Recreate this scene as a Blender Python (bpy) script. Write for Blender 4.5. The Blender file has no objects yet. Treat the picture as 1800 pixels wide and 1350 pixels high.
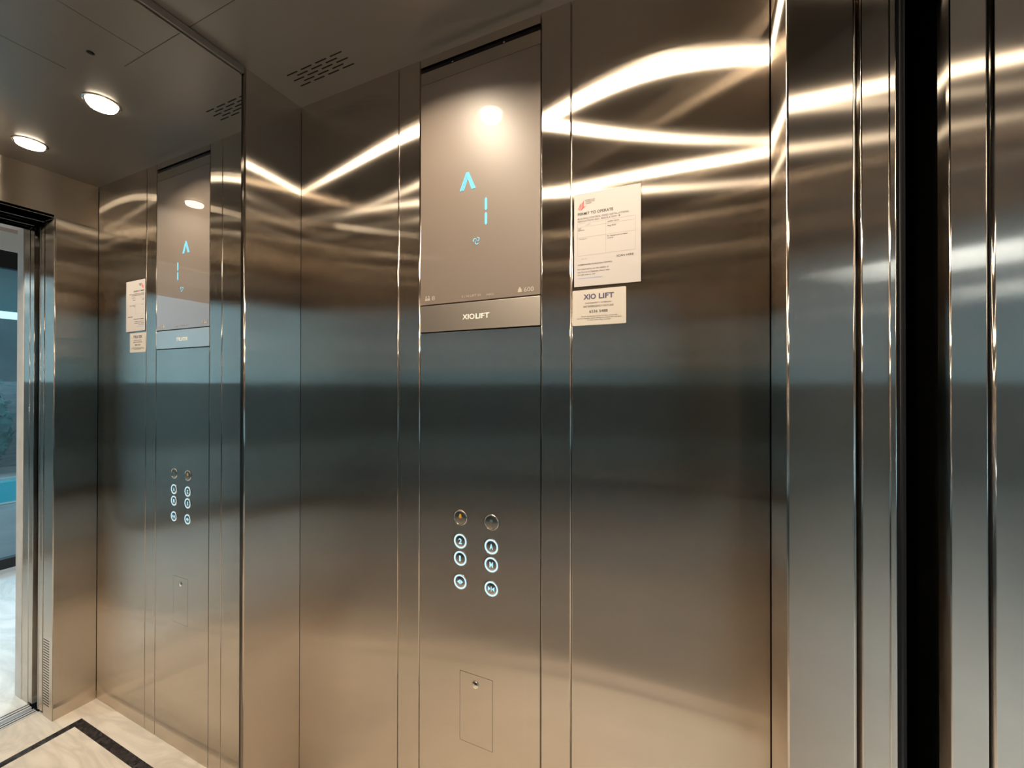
import bpy, bmesh, math, random
from mathutils import Vector, Matrix
random.seed(4)
C = bpy.context.scene.collection

# ------------------------------------------------------------------ measures (metres)
D, W, H = 1.2732, 1.10, 2.2752          # lift car: depth (x), width (y), height (z)
YR, YL = -0.1365, -0.9635               # the two sides of the door opening
HD = 2.087                              # head height of the opening
XF = 1.36                               # car post ends here
CAM = (1.1314, -0.9, 1.3918)

# ------------------------------------------------------------------ materials
MATS = {}
def nt(name):
    m = bpy.data.materials.new(name); m.use_nodes = True
    t = m.node_tree; t.nodes.clear()
    out = t.nodes.new('ShaderNodeOutputMaterial')
    MATS[name] = m
    return m, t, out
def N(t, kind, **kw):
    n = t.nodes.new(kind)
    for k, v in kw.items():
        if k.startswith('i_'):
            n.inputs[k[2:].replace('_', ' ')].default_value = v
        else: setattr(n, k, v)
    return n
def pbr(name, col, rough=.5, metal=0., spec=.5, coat=0., emit=None, es=0., coat_rough=.02):
    m, t, out = nt(name)
    b = N(t, 'ShaderNodeBsdfPrincipled')
    b.inputs['Base Color'].default_value = (*col, 1)
    b.inputs['Roughness'].default_value = rough
    b.inputs['Metallic'].default_value = metal
    b.inputs['Specular IOR Level'].default_value = spec
    b.inputs['Coat Weight'].default_value = coat
    b.inputs['Coat Roughness'].default_value = coat_rough
    if emit:
        b.inputs['Emission Color'].default_value = (*emit, 1)
        b.inputs['Emission Strength'].default_value = es
    t.links.new(b.outputs[0], out.inputs[0])
    return m
def emission(name, col, s):
    m, t, out = nt(name)
    e = N(t, 'ShaderNodeEmission'); e.inputs[0].default_value = (*col, 1); e.inputs[1].default_value = s
    t.links.new(e.outputs[0], out.inputs[0]); return m
def steel(name, col, tangent, wide=.072, aniso=.905, narrow=.02, naniso=.85, mix=.35, grain=(420, 420, 2.5), wob=.0):
    """brushed stainless steel: the grain runs along `tangent`; reflections spread across the grain"""
    m, t, out = nt(name)
    tc = N(t, 'ShaderNodeNewGeometry')
    mp = N(t, 'ShaderNodeMapping'); mp.inputs['Scale'].default_value = grain
    t.links.new(tc.outputs['Position'], mp.inputs['Vector'])
    no = N(t, 'ShaderNodeTexNoise'); no.inputs['Scale'].default_value = 1.0; no.inputs['Detail'].default_value = 2
    t.links.new(mp.outputs[0], no.inputs['Vector'])
    mp2 = N(t, 'ShaderNodeMapping'); mp2.inputs['Scale'].default_value = (9, 9, 1.6) if tangent[2] else (2, 9, 9)
    t.links.new(tc.outputs['Position'], mp2.inputs['Vector'])
    n2 = N(t, 'ShaderNodeTexNoise'); n2.inputs['Scale'].default_value = 1.0; n2.inputs['Detail'].default_value = 3
    t.links.new(mp2.outputs[0], n2.inputs['Vector'])
    ad = N(t, 'ShaderNodeMath', operation='ADD'); t.links.new(no.outputs['Fac'], ad.inputs[0]); t.links.new(n2.outputs['Fac'], ad.inputs[1])
    mr = N(t, 'ShaderNodeMapRange'); mr.inputs['From Min'].default_value = .6; mr.inputs['From Max'].default_value = 1.4
    mr.inputs['To Min'].default_value = .965; mr.inputs['To Max'].default_value = 1.02
    t.links.new(ad.outputs[0], mr.inputs['Value'])
    cm = N(t, 'ShaderNodeVectorMath', operation='SCALE'); cm.inputs[0].default_value = col
    t.links.new(mr.outputs[0], cm.inputs['Scale'])
    tg = N(t, 'ShaderNodeCombineXYZ')
    for k in range(3): tg.inputs[k].default_value = tangent[k]
    gs = []
    for r, a in ((wide, aniso), (narrow, naniso)):
        g = N(t, 'ShaderNodeBsdfAnisotropic', distribution='GGX')
        g.inputs['Roughness'].default_value = math.sqrt(r)
        g.inputs['Anisotropy'].default_value = a
        t.links.new(cm.outputs[0], g.inputs['Color']); t.links.new(tg.outputs[0], g.inputs['Tangent'])
        gs.append(g)
    mx = N(t, 'ShaderNodeMixShader'); mx.inputs[0].default_value = mix
    t.links.new(gs[0].outputs[0], mx.inputs[1]); t.links.new(gs[1].outputs[0], mx.inputs[2])
    t.links.new(mx.outputs[0], out.inputs[0])
    return m
def marble(name, base, vein, scale, rough, bump=0.):
    m, t, out = nt(name)
    g = N(t, 'ShaderNodeNewGeometry')
    n1 = N(t, 'ShaderNodeTexNoise'); n1.inputs['Scale'].default_value = scale; n1.inputs['Detail'].default_value = 7
    n1.inputs['Distortion'].default_value = 1.4
    mp = N(t, 'ShaderNodeMapping'); mp.inputs['Rotation'].default_value = (0, 0, .6); mp.inputs['Scale'].default_value = (1, 3.0, 1)
    t.links.new(g.outputs['Position'], mp.inputs['Vector']); t.links.new(mp.outputs[0], n1.inputs['Vector'])
    cr = N(t, 'ShaderNodeValToRGB')
    cr.color_ramp.elements[0].position = .40; cr.color_ramp.elements[0].color = (*base, 1)
    cr.color_ramp.elements[1].position = .60; cr.color_ramp.elements[1].color = (*base, 1)
    e = cr.color_ramp.elements.new(.5); e.color = (*vein, 1)
    t.links.new(n1.outputs['Fac'], cr.inputs[0])
    b = N(t, 'ShaderNodeBsdfPrincipled'); b.inputs['Roughness'].default_value = rough
    t.links.new(cr.outputs[0], b.inputs['Base Color']); t.links.new(b.outputs[0], out.inputs[0])
    return m
def noisy(name, c1, c2, scale, rough=.7, detail=6, stretch=(1, 1, 1)):
    m, t, out = nt(name)
    g = N(t, 'ShaderNodeNewGeometry')
    mp = N(t, 'ShaderNodeMapping'); mp.inputs['Scale'].default_value = stretch
    n1 = N(t, 'ShaderNodeTexNoise'); n1.inputs['Scale'].default_value = scale; n1.inputs['Detail'].default_value = detail
    t.links.new(g.outputs['Position'], mp.inputs['Vector']); t.links.new(mp.outputs[0], n1.inputs['Vector'])
    cr = N(t, 'ShaderNodeValToRGB')
    cr.color_ramp.elements[0].position = .35; cr.color_ramp.elements[0].color = (*c1, 1)
    cr.color_ramp.elements[1].position = .65; cr.color_ramp.elements[1].color = (*c2, 1)
    t.links.new(n1.outputs['Fac'], cr.inputs[0])
    b = N(t, 'ShaderNodeBsdfPrincipled'); b.inputs['Roughness'].default_value = rough
    t.links.new(cr.outputs[0], b.inputs['Base Color']); t.links.new(b.outputs[0], out.inputs[0])
    return m
def clear(name, tint, gloss):
    m, t, out = nt(name)
    a = N(t, 'ShaderNodeBsdfTransparent'); a.inputs[0].default_value = (*tint, 1)
    g = N(t, 'ShaderNodeBsdfAnisotropic'); g.inputs['Roughness'].default_value = .02; g.inputs['Color'].default_value = (1, 1, 1, 1)
    fr = N(t, 'ShaderNodeFresnel'); fr.inputs[0].default_value = 1.45
    mu = N(t, 'ShaderNodeMath', operation='MULTIPLY'); mu.inputs[1].default_value = gloss
    t.links.new(fr.outputs[0], mu.inputs[0])
    mx = N(t, 'ShaderNodeMixShader'); t.links.new(mu.outputs[0], mx.inputs[0])
    t.links.new(a.outputs[0], mx.inputs[1]); t.links.new(g.outputs[0], mx.inputs[2]); t.links.new(mx.outputs[0], out.inputs[0])
    return m

ST = (.75, .667, .578)
M_steel = steel('brushed steel upright grain', ST, (0, 0, 1))
M_plate = pbr('satin steel plate', (.62, .57, .52), rough=.42, metal=1)
M_lowshade = steel('brushed steel darkened for reflections', (.24, .20, .17), (0, 0, 1))  # unseen darker finish, added to deepen reflections in the control panel wall
M_head = steel('brushed steel level grain', ST, (0, 1, 0), wide=.07, aniso=.80, mix=.2, grain=(2.5, 2.5, 420))
M_ceil = pbr('satin grey ceiling metal', (.27, .25, .235), rough=.30, metal=.62)
M_mirror = pbr('mirror silvering', (.84, .85, .84), rough=0.0, metal=1)
M_chrome = pbr('polished chrome', (.80, .77, .73), rough=.09, metal=1)
M_black = pbr('black void lining', (.006, .006, .007), rough=.7, spec=.2)
M_gasket = pbr('black rubber', (.006, .0055, .006), rough=.5, spec=.25)
M_glass = pbr('brown back painted glass', (.17, .136, .114), rough=.44, spec=.6, coat=1.0, coat_rough=.012)
M_slot = pbr('dark smoked lens', (.008, .007, .009), rough=.25, spec=.3)
M_leaf = pbr('black painted door back', (.008, .008, .008), rough=.3, spec=.3)
M_print = pbr('pale printed ink', (.42, .37, .32), rough=.6)
M_white = pbr('white painted letters', (.90, .86, .80), rough=.5)
M_paper = pbr('white paper', (.43, .40, .39), rough=.55)
M_card = pbr('cream sticker card', (.48, .44, .395), rough=.5)
M_ink = pbr('black ink', (.02, .017, .017), rough=.7)
M_grey = pbr('grey ink', (.06, .05, .048), rough=.7)
M_line = pbr('pale grey table ruling', (.30, .265, .245), rough=.7)
M_navy = pbr('navy ink', (.055, .05, .11), rough=.6)
M_blue = pbr('blue link ink', (.28, .32, .62), rough=.6)
M_red = pbr('red emblem ink', (.75, .07, .06), rough=.6)
M_sleeve = clear('clear plastic sleeve', (.97, .97, .97), 1.0)
M_led = emission('pale blue led ring', (.62, .88, 1.0), 1.15)
M_ledtxt = emission('blue lit symbol', (.45, .82, 1.0), 1.15)
M_disp = emission('cyan display segments', (.30, .84, 1.0), 1.25)
M_cap = pbr('dark steel button face', (.13, .115, .105), rough=.35, metal=.8)
M_amber = pbr('amber bell print', (.62, .30, .01), rough=.5, emit=(.9, .4, .0), es=.02)
M_green = pbr('dull green print', (.06, .10, .08), rough=.5)
M_lens = emission('warm lamp diffuser', (1.0, .83, .62), 13.0)
M_panel = emission('neutral lamp diffuser', (.88, .98, 1), 12.0)
M_spot = emission('spot lens', (.95, 1, 1), 1.0)
M_floor = marble('cream marble', (.74, .68, .60), (.60, .545, .48), 2.6, .2)
M_inlay = noisy('black granite inlay', (.018, .016, .017), (.05, .045, .045), 60, .14)
M_dark = pbr('dark bronze sill', (.10, .085, .075), rough=.4, metal=.6)
M_sill = pbr('aluminium sill', (.70, .69, .68), rough=.45, metal=.4)
M_lobbyf = marble('pale grey marble', (.76, .77, .75), (.60, .62, .61), 1.6, .18)
M_stone = noisy('pale stone reveal', (.62, .56, .50), (.70, .64, .58), 12, .5)
M_lobbyw = pbr('off white lobby paint', (.70, .67, .63), rough=.7)
M_lobbyc = noisy('brown lobby ceiling boards', (.34, .22, .17), (.40, .27, .21), 5, .5, stretch=(.4, 9, 1))
M_frame = pbr('black window frame', (.012, .012, .013), rough=.4)
M_pane = clear('aqua tinted window', (.76, .93, .99), 1.0)
M_deck = noisy('grey brown paving', (.33, .29, .27), (.42, .37, .35), 3, .6)
M_pool = pbr('turquoise pool water', (.03, .55, .64), rough=.06)
M_poolcop = pbr('pale pool coping', (.55, .52, .49), rough=.6)
M_hedge = noisy('teal leaves', (.015, .06, .06), (.06, .17, .16), 9, .6)
M_hedge2 = noisy('dark leaves', (.010, .022, .020), (.03, .055, .05), 5, .8)
M_soffit = pbr('grey canopy soffit', (.40, .40, .38), rough=.7)
M_build = noisy('grey building render', (.06, .075, .075), (.09, .105, .105), 1.0, .8)
M_wallout = noisy('blue grey garden wall', (.25, .27, .28), (.34, .36, .37), 6, .8, stretch=(1, 1, 4))

# ------------------------------------------------------------------ mesh helpers
def link(name, me, mat, parent=None, smooth=False):
    o = bpy.data.objects.new(name, me); C.objects.link(o)
    if mat is not None and not me.materials: me.materials.append(mat)
    if parent is not None: o.parent = parent
    if smooth:
        for p in me.polygons: p.use_smooth = True
    return o
def from_bm(name, bm, mat, parent=None, smooth=False):
    me = bpy.data.meshes.new(name); bmesh.ops.recalc_face_normals(bm, faces=bm.faces[:]); bm.to_mesh(me); bm.free()
    return link(name, me, mat, parent, smooth)
def add_box(bm, a, b):
    x0, y0, z0 = (min(a[i], b[i]) for i in range(3)); x1, y1, z1 = (max(a[i], b[i]) for i in range(3))
    v = [bm.verts.new(p) for p in ((x0,y0,z0),(x1,y0,z0),(x1,y1,z0),(x0,y1,z0),(x0,y0,z1),(x1,y0,z1),(x1,y1,z1),(x0,y1,z1))]
    return [bm.faces.new([v[i] for i in f]) for f in ((3,2,1,0),(4,5,6,7),(0,1,5,4),(1,2,6,5),(2,3,7,6),(3,0,4,7))]
def box(name, a, b, mat, parent=None, bevel=0.):
    bm = bmesh.new(); add_box(bm, a, b)
    if bevel: bmesh.ops.bevel(bm, geom=bm.edges[:], offset=bevel, segments=2, affect='EDGES', profile=.7)
    return from_bm(name, bm, mat, parent)
def boxes(name, lst, mat, parent=None):
    bm = bmesh.new()
    for a, b in lst: add_box(bm, a, b)
    return from_bm(name, bm, mat, parent)
def prism(bm, prof, z0, z1):
    """closed outline in x,y swept up z"""
    lo = [bm.verts.new((x, y, z0)) for x, y in prof]; hi = [bm.verts.new((x, y, z1)) for x, y in prof]
    n = len(prof)
    side = [bm.faces.new((lo[i], lo[(i+1) % n], hi[(i+1) % n], hi[i])) for i in range(n)]
    bm.faces.new(lo[::-1]); bm.faces.new(hi)
    return side
def fold_panel(name, p0, p1, inward, depth, z0, z1, mat, parent=None, r0=.004, r1=.004):
    """sheet-metal panel from p0 to p1 (x,y), visible face towards -inward side, folded back edges of radius r"""
    p0 = Vector(p0); p1 = Vector(p1); d = (p1 - p0).normalized(); n = Vector(inward)
    pr = [p0 + n*depth]
    def arc(c, r, a0, a1):
        for k in range(7):
            a = a0 + (a1 - a0)*k/6
            pr.append(c + d*(r*math.cos(a)) + n*(-r*math.sin(a)))
    L = (p1 - p0).length
    if r0: arc(p0 + d*r0 + n*r0, r0, math.pi, math.pi/2)
    else: pr.append(p0)
    if r1: arc(p1 - d*r1 + n*r1, r1, math.pi/2, 0)
    else: pr.append(p1)
    pr.append(p1 + n*depth)
    bm = bmesh.new(); side = prism(bm, [tuple(v) for v in pr], z0, z1)
    for f in side: f.smooth = max((f.verts[i].co.xy - f.verts[i-1].co.xy).length for i in range(len(f.verts))) < .0025
    o = from_bm(name, bm, mat, parent)
    return o
def lathe(name, cx, cz, prof, mat, parent=None, seg=40, y=0.):
    """profile of (radius, distance out of wall) turned about the wall normal (-y)"""
    bm = bmesh.new(); rings = []
    for r, h in prof:
        if r < 1e-6: rings.append([bm.verts.new((cx, y - h, cz))])
        else: rings.append([bm.verts.new((cx + r*math.cos(2*math.pi*k/seg), y - h, cz + r*math.sin(2*math.pi*k/seg))) for k in range(seg)])
    for a, b in zip(rings, rings[1:]):
        for k in range(seg):
            k2 = (k + 1) % seg
            if len(a) == 1: bm.faces.new((a[0], b[k], b[k2]))
            elif len(b) == 1: bm.faces.new((a[k], a[k2], b[0]))
            else: bm.faces.new((a[k], a[k2], b[k2], b[k]))
    return from_bm(name, bm, mat, parent, smooth=True)
def lathe_down(name, cx, cy, z, prof, mat, parent=None, seg=40):
    bm = bmesh.new(); rings = []
    for r, h in prof:
        if r < 1e-6: rings.append([bm.verts.new((cx, cy, z - h))])
        else: rings.append([bm.verts.new((cx + r*math.cos(2*math.pi*k/seg), cy + r*math.sin(2*math.pi*k/seg), z - h)) for k in range(seg)])
    for a, b in zip(rings, rings[1:]):
        for k in range(seg):
            k2 = (k + 1) % seg
            if len(a) == 1: bm.faces.new((a[0], b[k], b[k2]))
            elif len(b) == 1: bm.faces.new((a[k], a[k2], b[0]))
            else: bm.faces.new((a[k], a[k2], b[k2], b[k]))
    return from_bm(name, bm, mat, parent, smooth=True)
def polys(name, plist, y0, th, mat, parent=None):
    """flat outlines (x,z) on the wall, th thick, front at y0-th"""
    bm = bmesh.new()
    for pl in plist:
        a = [bm.verts.new((x, y0, z)) for x, z in pl]; b = [bm.verts.new((x, y0 - th, z)) for x, z in pl]
        n = len(pl)
        bm.faces.new(a); bm.faces.new(b[::-1])
        for i in range(n): bm.faces.new((a[i], b[i], b[(i+1) % n], a[(i+1) % n]))
    return from_bm(name, bm, mat, parent)
def text(name, s, x0, x1, z0, z1, y, mat, parent=None, bold=0.0, spacing=1.0, th=.0002):
    """lettering on the wall filling the box x0..x1, z0..z1 (z0 the baseline, z1 the cap height)"""
    cu = bpy.data.curves.new(name, 'FONT'); cu.body = s; cu.size = 1.0; cu.offset = bold; cu.space_character = spacing
    cu.extrude = .02; cu.resolution_u = 3
    tmp = bpy.data.objects.new(name, cu)
    C.objects.link(tmp); bpy.context.view_layer.update()
    me = bpy.data.meshes.new_from_object(tmp.evaluated_get(bpy.context.evaluated_depsgraph_get()))
    bpy.data.objects.remove(tmp); bpy.data.curves.remove(cu)
    xs = [v.co.x for v in me.vertices]; ys = [v.co.y for v in me.vertices]
    xa, xb = min(xs), max(xs)
    ya, yb = (0.0, .69) if any(c.isupper() or c.isdigit() for c in s) else (0.0, .69)
    for v in me.vertices:
        zz = v.co.z
        v.co = Vector((x0 + (v.co.x - xa)/(xb - xa)*(x1 - x0), y - (th if zz > 0 else 0), z0 + (v.co.y - ya)/(yb - ya)*(z1 - z0)))
    me.name = name; me.materials.clear()
    return link(name, me, mat, parent)
def empty(name, loc=(0, 0, 0)):
    o = bpy.data.objects.new(name, None); o.location = loc; o.empty_display_size = .05; C.objects.link(o); return o
def adopt(root):
    """children were built in world coordinates: keep them where they are"""
    for ch in C.objects:
        if ch.parent is root: ch.matrix_parent_inverse = Matrix.Translation(-Vector(root.location))
def tag(o, label, cat, group=None):
    o['label'] = label; o['category'] = cat
    if group: o['group'] = group
    return o
def struct(o, label=None):
    o['kind'] = 'structure'
    if label: o['label'] = label
    return o

# ------------------------------------------------------------------ right wall (carries the control panel)
xa, xb, xc, xd = .3876, .4612, .8078, .8820
G = .0008
wr = struct(box('wall_right', (-.05, .022, -.02), (XF - .01, .06, H + .06), M_black), 'brushed steel side wall of the lift, carrying the control panel')
def wp(x0, x1, r0=.004, r1=.004, g0=G, g1=G):
    return fold_panel('wall_panel', (x0 + g0, 0), (x1 - g1, 0), (0, 1), .02, 0, H, M_steel, wr, r0, r1)
wp(0, xa, r0=0, g0=.0013, r1=.0015); wp(xa, xb, r0=.0022, r1=.0030); wp(xc, xd, r0=.0015, r1=.0024, g0=.0016); wp(xd, D, r1=0, g1=.0038, r0=.0013)

# back wall: steel strip each side of the mirror
wb = struct(box('wall_back', (-.06, -W - .02, -.02), (-.022, .02, H + .06), M_black), 'back wall of the lift, steel margins around a tall mirror')
YM = -.1802
fold_panel('wall_panel', (0, -.0006), (0, YM + .003), (-1, 0), .02, 0, H, M_steel, wb, 0, .0032)
fold_panel('wall_panel', (0, -W), (0, -W - YM - .003), (-1, 0), .02, 0, H, M_steel, wb, 0, .0032)

# left wall: plain panels (behind the camera's shoulder), lower half darkened to shade reflections
wl = struct(box('wall_left', (-.05, -W - .06, -.02), (XF - .01, -W - .022, H + .06), M_black), 'plain brushed steel side wall of the lift opposite the control panel')
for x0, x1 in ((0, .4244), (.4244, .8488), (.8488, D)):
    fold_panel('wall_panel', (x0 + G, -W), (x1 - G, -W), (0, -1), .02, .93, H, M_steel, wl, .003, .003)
    fold_panel('lower_shade_panel', (x0 + G, -W), (x1 - G, -W), (0, -1), .02, 0, .928, M_lowshade, wl, .003, .003)

# front wall: returns, posts and head
wf = struct(boxes('wall_front', [((D, -.001, 0), (XF, YR + .004, H)), ((D, -W + .001, 0), (XF, YL - .004, H)), ((D, YR + .004, HD + .004), (XF, YL - .004, H))], M_steel),
            'brushed steel front wall of the lift around the door opening')
def skin(a, b, mat=M_steel, parent=wf, name='return_panel', bevel=0):
    return box(name, a, b, mat, parent, bevel)
skin((D - .0015, -.002, 0), (D + .012, YR + .003, HD)); skin((D - .0015, -W + .002, 0), (D + .012, YL - .003, HD))
# lining of the opening (posts), with rounded arrises
def post(s, yr, nm='door_post'):
    bm = bmesh.new()
    pr = [(D + .010, yr + s*.003)]
    r = .003
    for k in range(7):
        a = math.pi + (math.pi/2)*k/6
        pr.append((D - .0015 + r + r*math.cos(a), yr + s*(r + r*math.sin(a))))
    for k in range(7):
        a = -math.pi/2 + (math.pi/2)*k/6
        pr.append((XF - .0012 - r + r*math.cos(a), yr + s*(r + r*math.sin(a))))
    pr += [(XF - .0012, yr + s*.03)]
    for f in prism(bm, pr, 0, HD + .01): f.smooth = max((f.verts[i].co.xy - f.verts[i-1].co.xy).length for i in range(len(f.verts))) < .0025
    return from_bm(nm, bm, M_steel, wf)
post(1, YR); post(-1, YL)
skin((D - .0015, -.002, HD + .0004), (D + .012, -W + .002, H), name='head_panel', mat=M_head, bevel=.0008)
skin((D - .0015, YR - .001, HD - .0005), (XF - .001, YL + .001, HD + .012), name='head_lining', bevel=.001)

# ceiling
ce = struct(box('ceiling', (-.05, .06, H), (XF - .005, -W - .06, H + .05), M_ceil), 'satin dark grey metal lift ceiling')
def seam(pts, w=.0016):
    return box('panel_seam', (pts[0] - (w/2 if pts[0] == pts[2] else 0), pts[1] - (w/2 if pts[1] == pts[3] else 0), H - .0004),
               (pts[2] + (w/2 if pts[0] == pts[2] else 0), pts[3] + (w/2 if pts[1] == pts[3] else 0), H + .001), M_dark, ce)
seam((0, -.3145, .29, -.3145)); seam((.185, -.3145, .185, -W + .3145)); seam((0, -W + .3145, .29, -W + .3145)); seam((.45, -.376, .45, -W + .376))
lathe_down('screw_hole', .3143, -.3752, H, [(.0, .0006), (.008, .0006), (.008, -.001)], M_black, ce, 20)

# floor
fl = struct(box('floor', (-.05, .06, -.06), (1.40, -W - .06, 0), M_floor), 'cream marble lift floor with black inlaid border')
bo, bi = (1.1835, 0.0898, -.0780), (1.152, .1213, -.1105)
def ring(x0, x1, y0, y1, w, z0, z1):
    return [((x0, y0, z0), (x1, y0 - w, z1)), ((x0, y1 + w, z0), (x1, y1, z1)), ((x0, y0 - w, z0), (x0 + w, y1 + w, z1)), ((x1 - w, y0 - w, z0), (x1, y1 + w, z1))]
boxes('black_inlay', ring(.0898, 1.1835, -.078, -W + .078, .032, -.003, .0004), M_inlay, fl)

# ------------------------------------------------------------------ mirror on the back wall
mi = empty('mirror', (-.01, -W/2, 0))
tag(mi, 'tall frameless wall mirror on the back wall left of the control panel wall', 'mirror')
box('mirror_glass', (-.012, YM - .003, .0), (-.006, -W - YM + .003, H - .022), M_mirror, mi)
box('black_edge', (-.020, YM - .0005, 0), (-.010, -W - YM + .0005, H - .004), M_gasket, mi)
box('top_trim', (-.012, YM - .001, H - .019), (.002, -W - YM + .001, H - .001), M_ceil, mi, .001)
adopt(mi)

# ------------------------------------------------------------------ control panel
cp = empty('lift_control_panel', (.6345, .01, 0))
tag(cp, 'full height brushed steel lift control panel with brown glass display and round lit buttons', 'control panel')
PL, PR = xb + .0010, xc - .0016
box('face_plate', (PL, 0, 0), (PR, .02, 1.5320), M_steel, cp, .0006)
bp = box('brand_plate', (PL, 0, 1.5352), (PR, .02, 1.6052), M_plate, cp, .0006)
dg = box('display_glass', (PL, 0, 1.6085), (PR, .02, 2.2035), M_glass, cp, .0007)
box('upper_plate', (PL, .0005, 2.2045), (PR, .02, 2.2370), M_steel, cp)
sl = box('camera_slot', (PL, .004, 2.2372), (PR, .02, 2.2522), M_slot, cp)
box('top_plate', (PL, 0, 2.2526), (PR, .02, H), M_steel, cp)
for x in (.5598, .7087): lathe('screw', x, 2.2435, [(.0025, 0), (.0025, .001), (0, .0014)], M_chrome, sl, 14, .004)
lt = text('lettering', 'XIO', .5939, .6290, 1.5622, 1.5750, -.0002, M_white, bp, bold=.010)
lt = text('lettering', 'LIFT', .6325, .6712, 1.5622, 1.5750, -.0002, M_white, bp, bold=.010)
# display
yd = -.0003
def lerp(a, b, t): return (a[0] + (b[0]-a[0])*t, a[1] + (b[1]-a[1])*t)
AL, AR, FLo, FLi, NT = (.6045, 1.9400), (.6120, 1.9400), (.5850, 1.8945), (.5985, 1.8945), (.6086, 1.9175)
strips = []
for k in range(3):
    t0, t1 = k/3 + (.04 if k else 0), (k + 1)/3 - .04
    strips.append([lerp(FLo, FLi, t0), lerp(FLo, FLi, t1), lerp(AL, (.6105, 1.9245), t1), lerp(AL, (.6105, 1.9245), t0)])
polys('arrow_symbol', strips + [[(.6200, 1.8945), (.6325, 1.8945), AR, (.6045, 1.9400), (.6095, 1.9225)]], yd, .0003, M_disp, dg)
def segm(z0, z1, x=.6616, w=.0033):
    return [[(x - w, z0 + .004), (x, z0), (x + w, z0 + .004), (x + w, z1 - .004), (x, z1), (x - w, z1 - .004)]]
polys('digit_segment', segm(1.8320, 1.8660), yd, .0003, M_disp, dg)
polys('digit_segment', segm(1.7955, 1.8288), yd, .0003, M_disp, dg)
blades = []
fx, fz = .6345, 1.7600
for k in range(3):
    a0 = math.radians(80 + 120*k); out_, in_ = [], []
    for j in range(8):
        t = j/7; a = a0 + t*1.9; r = .0015 + .0075*math.sin(t*math.pi*.62)
        out_.append((fx + (r + .0013)*math.cos(a), fz + (r + .0013)*math.sin(a))); in_.append((fx + max(r - .0009, .0004)*math.cos(a), fz + max(r - .0009, .0004)*math.sin(a)))
    blades.append(out_ + in_[::-1])
polys('fan_symbol', blades, yd, .0003, M_disp, dg)
def blob(cx, cz, r, n=12): return [(cx + r*math.cos(2*math.pi*k/n), cz + r*math.sin(2*math.pi*k/n)) for k in range(n)]
def person(x): return [blob(x, 1.6300, .0022), [(x - .004, 1.6195), (x + .004, 1.6195), (x + .0032, 1.6262), (x - .0032, 1.6262)]]
polys('persons_symbol', person(.4812) + person(.4895), yd, .0002, M_print, dg)
text('capacity_text', '8', .4992, .5086, 1.6195, 1.6305, yd, M_print, dg)
polys('weight_symbol', [[(.7488, 1.6180), (.7597, 1.6180), (.7580, 1.6265), (.7505, 1.6265)], blob(.7542, 1.6280, .0022)], yd, .0002, M_print, dg)
text('capacity_text', '600', .7648, .7900, 1.6175, 1.6287, yd, M_print, dg)
text('small_print', 'S / N LIFT 01', .5915, .6464, 1.6186, 1.6240, yd, M_print, dg)
text('small_print', 'XIO', .6622, .6837, 1.6178, 1.6225, yd, M_print, dg)
# buttons
R = .0193
def symbol_bell(x, z): return [[(x - .0052, z - .003), (x + .0052, z - .003), (x + .0034, z), (x + .003, z + .004), (x, z + .0068), (x - .003, z + .004), (x - .0034, z)], blob(x, z - .0042, .0014)]
def symbol_open(x, z): return [[(x - .0088, z), (x - .0008, z - .0062), (x - .0008, z + .0062)], [(x + .0088, z), (x + .0008, z + .0062), (x + .0008, z - .0062)]]
def symbol_close(x, z): return [[(x - .0090, z + .0058), (x - .0090, z - .0058), (x - .0016, z)], [(x + .0090, z + .0058), (x + .0016, z), (x + .0090, z - .0058)], [(x - .0008, z - .006), (x + .0008, z - .006), (x + .0008, z + .006), (x - .0008, z + .006)]]
def braille(x, z, par):
    for k, (dx, dz) in enumerate(((-.0055, 0), (-.0035, .0014), (-.0012, -.0012), (.0012, .0012), (.0036, 0), (.0052, .0016))):
        pass
    return polys('braille_dots', [blob(x + dx, z - .0095 + dz, .0007, 8) for dx, dz in ((-.0055, 0), (-.0035, .0018), (-.0012, -.0012), (.0012, .0014), (.0036, 0), (.0052, .0018))], -.0016, .0006, M_chrome, par)
def button(x, z, sym, lit, lab):
    if lit:
        b = lathe('button', x, z, [(R - .0048, 0), (R - .0048, .0012), (R - .0056, .0016), (0, .0016)], M_steel, cp)
        lathe('bezel', x, z, [(R + .0006, 0), (R + .0004, .0016), (R - .0004, .0022), (R - .0008, .0018), (R - .0008, 0)], M_chrome, b)
        lathe('light_ring', x, z, [(R - .0008, .0005), (R - .0010, .0020), (R - .0040, .0022), (R - .0046, .0018), (R - .0046, .0005)], M_led, b)
    else:
        b = lathe('button', x, z, [(R - .0022, 0), (R - .0022, .0012), (R - .0032, .0016), (0, .0016)], M_steel, cp)
        lathe('bezel', x, z, [(R + .0006, 0), (R + .0002, .0018), (R - .0008, .0026), (R - .0018, .0018), (R - .0020, 0)], M_chrome, b)
    b['label'] = lab
    if isinstance(sym, str): text('symbol', sym, x - (.0034 if sym == '1' else .0048), x + (.0018 if sym == '1' else .0048), z - .0066, z + .0066, -.0017, M_ledtxt, b, bold=.03)
    elif lit: polys('symbol', sym(x, z), -.0017, .0003, M_ledtxt, b)
    else:
        polys('symbol', sym(x, z + .0035), -.0017, .0003, M_amber if lab.startswith('amber') else M_green, b)
    braille(x, z, b)
LX, RX = .5891, .6785
button(LX, 1.0516, symbol_bell, False, 'amber alarm bell button')
button(RX, 1.0516, lambda x, z: [blob(x, z, .0042, 14)], False, 'unlit intercom button')
button(LX, .9913, '2', True, 'lit floor button 2'); button(LX, .9470, '1', True, 'lit floor button 1')
button(RX, .9913, 'A', True, 'lit floor button A'); button(RX, .9467, 'M', True, 'lit floor button M')
button(LX, .8870, symbol_open, True, 'lit door open button'); button(RX, .8868, symbol_close, True, 'lit door close button')
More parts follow.
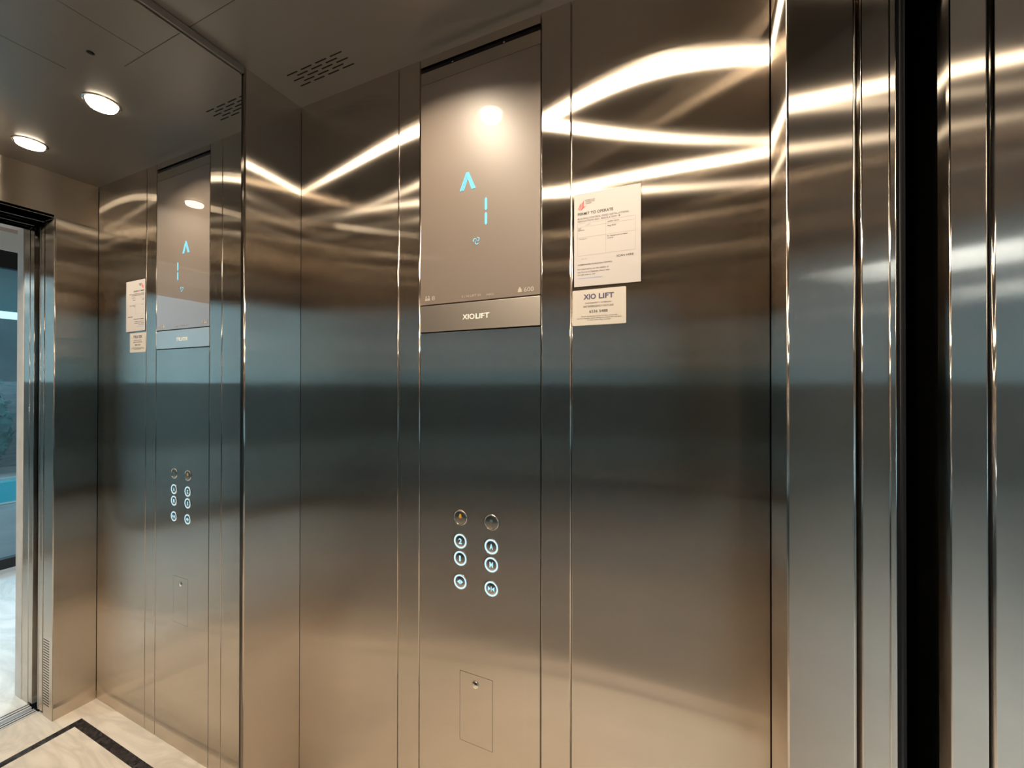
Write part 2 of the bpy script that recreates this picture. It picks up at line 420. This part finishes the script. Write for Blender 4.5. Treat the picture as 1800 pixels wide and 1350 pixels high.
# service hatch
boxes('hatch_gap', [((.5874, -.0001, .4820), (.6822, .0005, .6598))], M_dark, cp)
sh = box('service_hatch', (.5884, -.0003, .4830), (.6812, .001, .6588), M_steel, cp)
lk = lathe('lock', .6339, .6347, [(.0092, 0), (.0092, .0018), (.0080, .0026), (0, .0026)], M_chrome, sh, 28, -.0003)
polys('keyway', [[(.6330, .6352), (.6348, .6352), (.6348, .6410), (.6330, .6410)]], -.0029, .0002, M_black, sh)
adopt(cp)

# ------------------------------------------------------------------ paper notices
pm = empty('permit_notice', (.962, 0, 1.7208))
tag(pm, 'white lift permit sheet with red emblem in clear sleeve taped on the steel wall', 'notice')
sh_ = polys('paper_sheet', [[(.8890, 1.6165), (1.0348, 1.6150), (1.0348, 1.8255), (.8890, 1.8272)]], -.0006, .0004, M_paper, pm)
polys('plastic_sleeve', [[(.8862, 1.6135), (1.0372, 1.6120), (1.0372, 1.8285), (.8862, 1.8300)]], +.0002, .0007, M_sleeve, pm)
yt = -.0010
def flame(dx, s): return [(.9000 + dx, 1.7975 - .004*s), (.9040 + dx, 1.7960), (.9046 + dx, 1.8040 + .004*s), (.9022 + dx, 1.8020 + .003*s)]
polys('emblem', [[(.9072, 1.7950), (.9108, 1.7965), (.9115, 1.8108), (.9078, 1.8062)], [(.9034, 1.7950), (.9060, 1.7958), (.9066, 1.8062), (.9036, 1.8030)], [(.9004, 1.7962), (.9024, 1.7962), (.9028, 1.8030), (.9008, 1.8000)],
                 [(.9072, 1.7955), (.9108, 1.7962), (.9175, 1.7982), (.9120, 1.7945), (.9045, 1.7885), (.9030, 1.7890)], [(.9034, 1.7955), (.9056, 1.7955), (.9012, 1.7895), (.8990, 1.7905)], [(.9002, 1.7962), (.9022, 1.7962), (.8985, 1.7922), (.8968, 1.7930)]], -.0010, .0002, M_red, pm)
for k, (a, b, z, s) in enumerate(((.9140, .9362, 1.8090, 'BUILDING AND'), (.9152, .9357, 1.8052, 'CONSTRUCTION'), (.9152, .9293, 1.8014, 'AUTHORITY'))):
    text('agency_line', s, a, b, z, z + .0026, yt, M_grey, pm)
text('heading', 'PERMIT TO OPERATE', .8974, .9765, 1.7776, 1.7838, yt, M_ink, pm, bold=.012)
text('subheading', 'BUILDING CONTROL (FIXED INSTALLATIONS)', .8974, 1.0097, 1.7680, 1.7718, yt, M_grey, pm)
text('subheading', 'REGULATIONS 2021, REGULATION 18', .8974, .9914, 1.7622, 1.7660, yt, M_grey, pm)
th_ = .0005
rul = [((.8969, z - th_/2), (1.0235, z + th_/2)) for z in (1.7590, 1.7508, 1.7270, 1.6858)] + [((x - th_/2, 1.6858), (x + th_/2, 1.7590)) for x in (.8969, .9603, 1.0235)]
polys('table_ruling', [[(a[0], a[1]), (b[0], a[1]), (b[0], b[1]), (a[0], b[1])] for a, b in rul], yt, .0001, M_line, pm)
text('table_text', 'LIFT', .9150, .9270, 1.7530, 1.7558, yt, M_line, pm)
text('table_text', 'BLK', .8990, .9055, 1.7465, 1.7492, yt, M_grey, pm)
text('table_text', 'SERIAL', .8979, .9132, 1.7425, 1.7452, yt, M_grey, pm)
text('table_text', 'EXPIRY DATE', .9647, .9891, 1.7530, 1.7558, yt, M_grey, pm)
text('table_text', 'Aug 2025', .9637, .9824, 1.7438, 1.7470, yt, M_grey, pm)
text('table_text', 'CERTIFIED BY', .9000, .9180, 1.7225, 1.7248, yt, M_line, pm)
text('table_text', 'For displayed period below', .9632, 1.0074, 1.7215, 1.7242, yt, M_grey, pm)
text('table_text', 'notice', .9632, .9762, 1.7168, 1.7195, yt, M_grey, pm)
text('signature', 'm n', .9061, .9183, 1.6770, 1.6805, yt, M_line, pm)
text('paragraph_line', 'COMMISSIONER OF BUILDING CONTROL', .8979, .9745, 1.6640, 1.6668, yt, M_ink, pm, bold=.01)
text('paragraph_line', 'For information on the validity of', .8971, .9668, 1.6538, 1.6570, yt, M_grey, pm)
text('paragraph_line', 'this Permit to Operate, please scan', .8971, .9686, 1.6472, 1.6504, yt, M_grey, pm)
text('paragraph_line', 'the QR code or visit', .8971, .9373, 1.6412, 1.6442, yt, M_grey, pm)
text('web_link', 'www.permitstooperate.gov', .8974, .9530, 1.6338, 1.6368, yt, M_blue, pm)
text('scan_text', 'SCAN HERE', .9839, 1.0198, 1.6742, 1.6782, yt, M_ink, pm, bold=.012)
adopt(pm)

hs = empty('hotline_sticker', (.9445, 0, 1.5682))
tag(hs, 'cream rectangular emergency hotline sticker on steel wall directly under the permit sheet', 'sticker')
def rrect(x0, x1, z0, z1, r, n=5):
    o = []
    for cx, cz, a in ((x1 - r, z0 + r, -90), (x1 - r, z1 - r, 0), (x0 + r, z1 - r, 90), (x0 + r, z0 + r, 180)):
        for k in range(n + 1):
            t = math.radians(a + 90*k/n); o.append((cx + r*math.cos(t), cz + r*math.sin(t)))
    return o
polys('card', [rrect(.8850, 1.0040, 1.5280, 1.6082, .003)], +.0002, .00085, M_card, hs)
yt = -.0007
text('brand_name', 'XIO', .9105, .9385, 1.5866, 1.5975, yt, M_navy, hs, bold=.03)
text('brand_name', 'LIFT', .9450, .9782, 1.5866, 1.5975, yt, M_navy, hs, bold=.03)
text('info_line', 'MANAGEMENT / INTERCOM', .9146, .9726, 1.5764, 1.5790, yt, M_grey, hs)
text('info_line', '24/7 EMERGENCY HOTLINE', .9098, .9775, 1.5680, 1.5722, yt, M_grey, hs)
text('phone_number', '6536 5488', .9237, .9643, 1.5556, 1.5616, yt, M_ink, hs)
text('info_line', 'Please quote the serial number of this lift', .9054, .9850, 1.5470, 1.5492, yt, M_grey, hs)
text('info_line', 'and the location when calling the hotline for any fault', .8958, .9943, 1.5428, 1.5450, yt, M_grey, hs)
text('info_line', 'or any other help needed', .9190, .9704, 1.5388, 1.5410, yt, M_grey, hs)
adopt(hs)

# ------------------------------------------------------------------ ceiling lamps and vent
where = {(.54, -.267): 'round warm ceiling downlight above the control panel, towards the mirror', (1.06, -.267): 'round warm ceiling downlight above the permit sheet, towards the door',
         (.54, -W + .267): 'round warm ceiling downlight by the plain side wall, towards the mirror', (1.06, -W + .267): 'round warm ceiling downlight by the plain side wall, towards the door'}
for (lx, ly), lab in where.items():
    cl = empty('ceiling_downlight', (lx, ly, H))
    tag(cl, lab, 'ceiling light', 'lift ceiling downlights')
    lathe_down('bezel', 0, 0, 0, [(.046, -.001), (.045, .0022), (.037, .0028), (.036, .0005)], M_chrome, cl)
    lathe_down('lens', 0, 0, 0, [(.0365, .0008), (.0362, .0080), (.0340, .0118), (.026, .0142), (.014, .0152), (0, .0156)], M_lens, cl)
    la = bpy.data.lights.new('downlight_beam', 'AREA'); la.shape = 'DISK'; la.size = .06; la.energy = 6.9; la.color = (1, .83, .62); la.spread = math.radians(138)
    lo = bpy.data.objects.new('downlight_beam', la); lo.location = (lx, ly, H - .0165); C.objects.link(lo)
cv = empty('ceiling_vent', (.184, -.0876, H))
tag(cv, 'block of dark slotted vent holes in ceiling above the control panel wall', 'ceiling vent')
for r in range(5):
    n = 4 if r % 2 == 0 else 3
    for k in range(n):
        x = .080 + (.0278 if r % 2 else 0) + k*.0555; y = -.1096 + r*.0109
        box('slot', (x, y - .0018, H - .0003), (x + .041, y + .0018, H + .002), M_black, cv)
adopt(cv)

# ------------------------------------------------------------------ post vent holes (at the foot of the control-panel side post)
vg = empty('post_vent', (1.327, YR, .05))
tag(vg, 'narrow block of small dark vent slots at the foot of the steel door post', 'vent')
bm = bmesh.new()
for r in range(26):
    for k in range(6):
        x = 1.3010 + k*.0090; z = .050 + r*.0108
        add_box(bm, (x, YR - .0003, z), (x + .0062, YR + .001, z + .0042))
from_bm('slots', bm, M_black, vg); adopt(vg)

# ------------------------------------------------------------------ doors and shaft
def door_leaf(nm, lab, x0, x1, s, yr, mat=M_steel):
    """retracted door leaf: only its leading edge shows, flush with the post"""
    o = fold_panel(nm, (x0, yr), (x1, yr), (0, s), .03, .012, HD - .012, mat, None, .0014, .0014)
    box('leaf_body', (x0 + .0005, yr + s*.031, .012), (x1 - .0005, yr + s*.42, HD - .012), M_leaf, o)
    return struct(o, lab)
for s, yr, side in ((1, YR, 'control panel side'), (-1, YL, 'plain wall side')):
    a, b = ('door_1', 'door_2') if s > 0 else ('door_3', 'door_4')
    d1 = door_leaf(a, 'retracted steel car door leaf, ' + side, 1.3655, 1.4058, s, yr)
    fold_panel('edge_strip', (1.3975, yr - s*.0012), (1.4058, yr - s*.0012), (0, s), .01, .012, HD - .012, M_steel, d1, .0015, .0015)
    d2 = door_leaf(b, 'retracted steel landing door leaf, ' + side, 1.4635, 1.5016, s, yr)
    lc = empty('light_curtain', (1.411, yr, .02))
    tag(lc, 'black safety light curtain strip beside the car door leaf, ' + side, 'light curtain', 'door light curtains')
    fold_panel('housing', (1.4068, yr + s*.001), (1.4165, yr + s*.001), (0, s), .03, .015, HD - .015, M_black, lc, 0, 0)
    fold_panel('lens_strip', (1.4095, yr + s*.0004), (1.4135, yr + s*.0004), (0, s), .003, .02, HD - .02, M_gasket, lc, .0015, .0015)
    adopt(lc)
    j = struct(fold_panel('trim_1' if s > 0 else 'trim_2', (1.5064, yr), (1.5680, yr), (0, s), .05, 0, HD, M_steel, None, .003, .003), 'brushed steel landing door jamb, ' + side)
    st = struct(box('trim_3' if s > 0 else 'trim_4', (1.5682, yr - s*.002, 0), (1.6323, yr + s*.20, 2.30), M_stone, None, .002), 'pale stone reveal outside the landing door, ' + side)
    struct(boxes('trim_5' if s > 0 else 'trim_6', [((1.36, yr + s*.03, -.3), (1.3652, yr + s*.5, 2.6)), ((1.36, yr + s*.46, -.3), (1.60, yr + s*.5, 2.6)), ((1.5018, yr + s*.006, -.3), (1.5062, yr + s*.5, 2.6))], M_black), 'black shaft lining beside the doors')
# heads
struct(boxes('trim_7', [((XF, .4, HD + .06), (1.5062, -W - .4, HD + .1)), ((1.3602, YR, HD + .02), (1.3650, YL, HD + .08)), ((1.5018, YR, HD + .004), (1.5062, YL, HD + .08)), ((XF, .4, -.3), (1.60, -W - .4, -.26))], M_black), 'black shaft lining over the doors')
struct(box('trim_8', (1.3655, YR, HD - .004), (1.4058, YL, HD + .06), M_steel, None, .002), 'steel car door head')
struct(box('trim_9', (1.4635, YR, HD - .004), (1.5016, YL, HD + .06), M_steel, None, .002), 'steel landing door head')
struct(box('trim_10', (1.5064, YR + .05, HD), (1.5680, YL - .05, HD + .08), M_steel, None, .002), 'steel landing head jamb')
struct(box('trim_11', (1.5682, YR + .20, HD + .002), (1.6323, YL - .20, 2.30), M_stone, None, .002), 'pale stone reveal over the landing door')
# sills
def sill(nm, x0, x1, lab):
    o = struct(boxes(nm, [((x0, YR - .001, -.03), (x1, YL + .001, .0006))], M_sill), lab)
    w = (x1 - x0)
    boxes('track_groove', [((x0 + w*f, YR - .001, -.002), (x0 + w*f + .006, YL + .001, .0009)) for f in (.25, .68)], M_black, o)
    return o
sill('trim_12', 1.401, 1.440, 'aluminium car door sill'); sill('trim_13', 1.462, 1.5062, 'aluminium landing door sill')
struct(box('trim_14', (1.440, YR, -.2), (1.462, YL, -.19), M_black), 'black gap floor between the sills')

# ------------------------------------------------------------------ lobby and garden outside the door
LY0, LY1 = -9.0, 2.6
ol = struct(box('floor_lobby', (1.5064, LY1, -.08), (3.66, LY0, -.0002), M_lobbyf), 'pale grey marble lobby floor outside the lift')
struct(boxes('wall_lobby', [((1.5682, LY1, 0), (1.632, YR + .20, 2.56)), ((1.5682, YL - .20, 0), (1.632, LY0, 2.56)), ((1.5682, YR + .2, 2.30), (1.632, YL - .2, 2.56))], M_lobbyw), 'off white lobby wall around the lift door')
struct(box('wall_lobby_right', (1.56, LY1, 0), (3.66, LY1 + .1, 2.56), M_lobbyw), 'off white lobby end wall')
struct(box('wall_lobby_left', (1.56, LY0 - .1, 0), (3.66, LY0, 2.56), M_lobbyw), 'off white lobby end wall')
struct(box('ceiling_lobby', (1.56, LY1 + .1, 2.55), (3.80, LY0 - .1, 2.65), M_lobbyc), 'brown boarded lobby ceiling')
struct(box('trim_15', (3.58, LY1, 2.41), (3.70, LY0, 2.55), M_lobbyw), 'off white bulkhead over the lobby windows')
fr = struct(boxes('window_1', [((3.60, LY1, 0), (3.66, LY0, .075)), ((3.60, LY1, 2.28), (3.66, LY0, 2.41))], M_frame), 'black framed lobby window wall')
y = LY1 - .03
while y > LY0 - .1:
    box('mullion', (3.60, y, .075), (3.66, y - .05, 2.28), M_frame, fr); y -= 1.89
box('pane', (3.628, LY1, .075), (3.634, LY0, 2.28), M_pane, fr)
for yy in (-4.6, -6.6):
    ll = empty('ceiling_panel_light', (2.6, yy, 2.55)); tag(ll, 'square lit lobby ceiling panel outside the lift', 'ceiling light', 'lobby ceiling panels')
    box('frame', (-.46, -.46, -.012), (.46, .46, .001), M_white, ll)
    box('diffuser', (-.445, -.445, -.0125), (.445, .445, -.005), M_panel, ll)
for yy, lab in ((1.5, 'round lobby ceiling downlight, farthest to the right of the lift door'), (.25, 'round lobby ceiling downlight, just right of the lift door'), (-1.0, 'round lobby ceiling downlight, just left of the lift door'), (-2.3, 'round lobby ceiling downlight, farther left of the lift door')):
    ll = empty('lobby_downlight', (2.45, yy, 2.55)); tag(ll, lab, 'ceiling light', 'lobby ceiling downlights')
    lathe_down('bezel', 0, 0, 0, [(.062, -.001), (.060, .004), (.05, .004), (.049, .001)], M_white, ll, 28)
    lathe_down('lens', 0, 0, 0, [(.05, .002), (0, .0025)], M_spot, ll, 28)
    la = bpy.data.lights.new('lobby_beam', 'AREA'); la.shape = 'DISK'; la.size = .09; la.energy = 10; la.color = (.84, .95, 1); la.spread = math.radians(95)
    lo = bpy.data.objects.new('lobby_beam', la); lo.location = (2.45, yy, 2.545); C.objects.link(lo)
struct(boxes('floor_deck', [((3.66, 16, -.10), (6.25, -16, -.01)), ((6.25, 16, -.7), (8.25, -16, -.6)), ((6.25, -.7, -.10), (8.25, -16, -.01)), ((8.25, 16, -.10), (30, -16, -.01))], M_deck), 'grey brown paving of the pool deck')
po = tag(box('pool', (6.30, 9, -.40), (8.20, -.6, -.03), M_pool), 'long turquoise swimming pool seen beyond the lobby window', 'pool')
boxes('coping', [((6.2, 9, -.08), (6.30, -.7, .0)), ((8.20, 9, -.08), (8.30, -.7, .0)), ((6.30, -.6, -.08), (8.20, -.7, .0))], M_poolcop, po)
struct(box('ceiling_canopy', (3.70, 16, 2.42), (7.6, -.8, 2.60), M_soffit), 'grey canopy soffit over the pool deck')
struct(box('wall_garden', (9.6, 16, 0), (9.8, -16, 1.45), M_wallout), 'blue grey garden wall behind the pool')
def shrub(nm, x, y, z0, w, h, mat, lab, cat, grp, n=1500, leaf=.085):
    bm = bmesh.new()
    for k in range(n):
        a = random.random()*6.283; u = random.random(); rr = math.sqrt(random.random())
        taper = .55 + .45*math.sin(min(1, u*1.15)*math.pi*.9)
        px, py, pz = x + math.cos(a)*rr*w*.40*taper, y + math.sin(a)*rr*w*.47*taper, z0 + u*h
        v = Vector((random.gauss(0, 1), random.gauss(0, 1), random.gauss(0, 1))).normalized(); t = v.orthogonal().normalized()
        l = leaf*(.6 + random.random()*.8)
        p = Vector((px, py, pz))
        bm.faces.new([bm.verts.new(p - t*l*.3), bm.verts.new(p + v*l*.7), bm.verts.new(p + t*l*.3), bm.verts.new(p - v*l*.7)])
    bmesh.ops.create_icosphere(bm, subdivisions=3, radius=1.0, matrix=Matrix.Translation((x, y, z0 + h*.46)) @ Matrix.Diagonal((w*.30, w*.44, h*.47, 1)))
    for v in bm.verts[-162:]: v.co += Vector((random.uniform(-.03, .03), random.uniform(-.03, .03), random.uniform(-.03, .03)))
    me = bpy.data.meshes.new(nm); bm.to_mesh(me); bm.free()
    o = link(nm, me, mat); tag(o, lab, cat, grp); return o
for k in range(7):
    shrub('shrub', 9.0, 7.6 - k*1.25, 0, 1.10, 1.62 + .12*math.sin(k*2.1), M_hedge, 'teal tinted leafy shrub in the row behind the pool', 'shrub', 'shrubs behind the pool')
tag(box('far_building', (15, 18, 0), (19, .6, 3.1), M_build), 'dark grey building far behind the pool shrubs', 'building')

# ------------------------------------------------------------------ sky
wd = bpy.data.worlds.new('sky'); bpy.context.scene.world = wd; wd.use_nodes = True
t = wd.node_tree; t.nodes.clear()
ow = t.nodes.new('ShaderNodeOutputWorld'); bg = t.nodes.new('ShaderNodeBackground')
bg.inputs[0].default_value = (.63, .80, .92, 1); bg.inputs[1].default_value = 2.4
t.links.new(bg.outputs[0], ow.inputs[0])

# ------------------------------------------------------------------ camera
f_px, yaw, pit, rol = 709.6451, math.radians(23.842), math.radians(.2354), math.radians(.0684)
F = Vector((-math.sin(yaw)*math.cos(pit), math.cos(yaw)*math.cos(pit), math.sin(pit)))
Rv = Vector((math.cos(yaw), math.sin(yaw), 0)); U = Rv.cross(F)
R2 = Rv*math.cos(rol) + U*math.sin(rol); U2 = U*math.cos(rol) - Rv*math.sin(rol)
cam = bpy.data.cameras.new('camera'); co = bpy.data.objects.new('camera', cam); C.objects.link(co)
cam.sensor_fit = 'HORIZONTAL'; cam.sensor_width = 36; cam.lens = f_px*36/1800; cam.clip_start = .01; cam.clip_end = 200
co.matrix_world = Matrix(((R2.x, U2.x, -F.x, CAM[0]), (R2.y, U2.y, -F.y, CAM[1]), (R2.z, U2.z, -F.z, CAM[2]), (0, 0, 0, 1)))
sc = bpy.context.scene; sc.camera = co
sc.view_settings.view_transform = 'Standard'; sc.view_settings.look = 'None'; sc.view_settings.gamma = 1
sc.view_settings.use_curve_mapping = False; sc.view_settings.exposure = 0.0
sc.cycles.use_denoising = True
sc.cycles.max_bounces = 16; sc.cycles.glossy_bounces = 14; sc.cycles.diffuse_bounces = 5; sc.cycles.transparent_max_bounces = 12
sc.cycles.blur_glossy = 0.0; sc.cycles.sample_clamp_indirect = 8.0
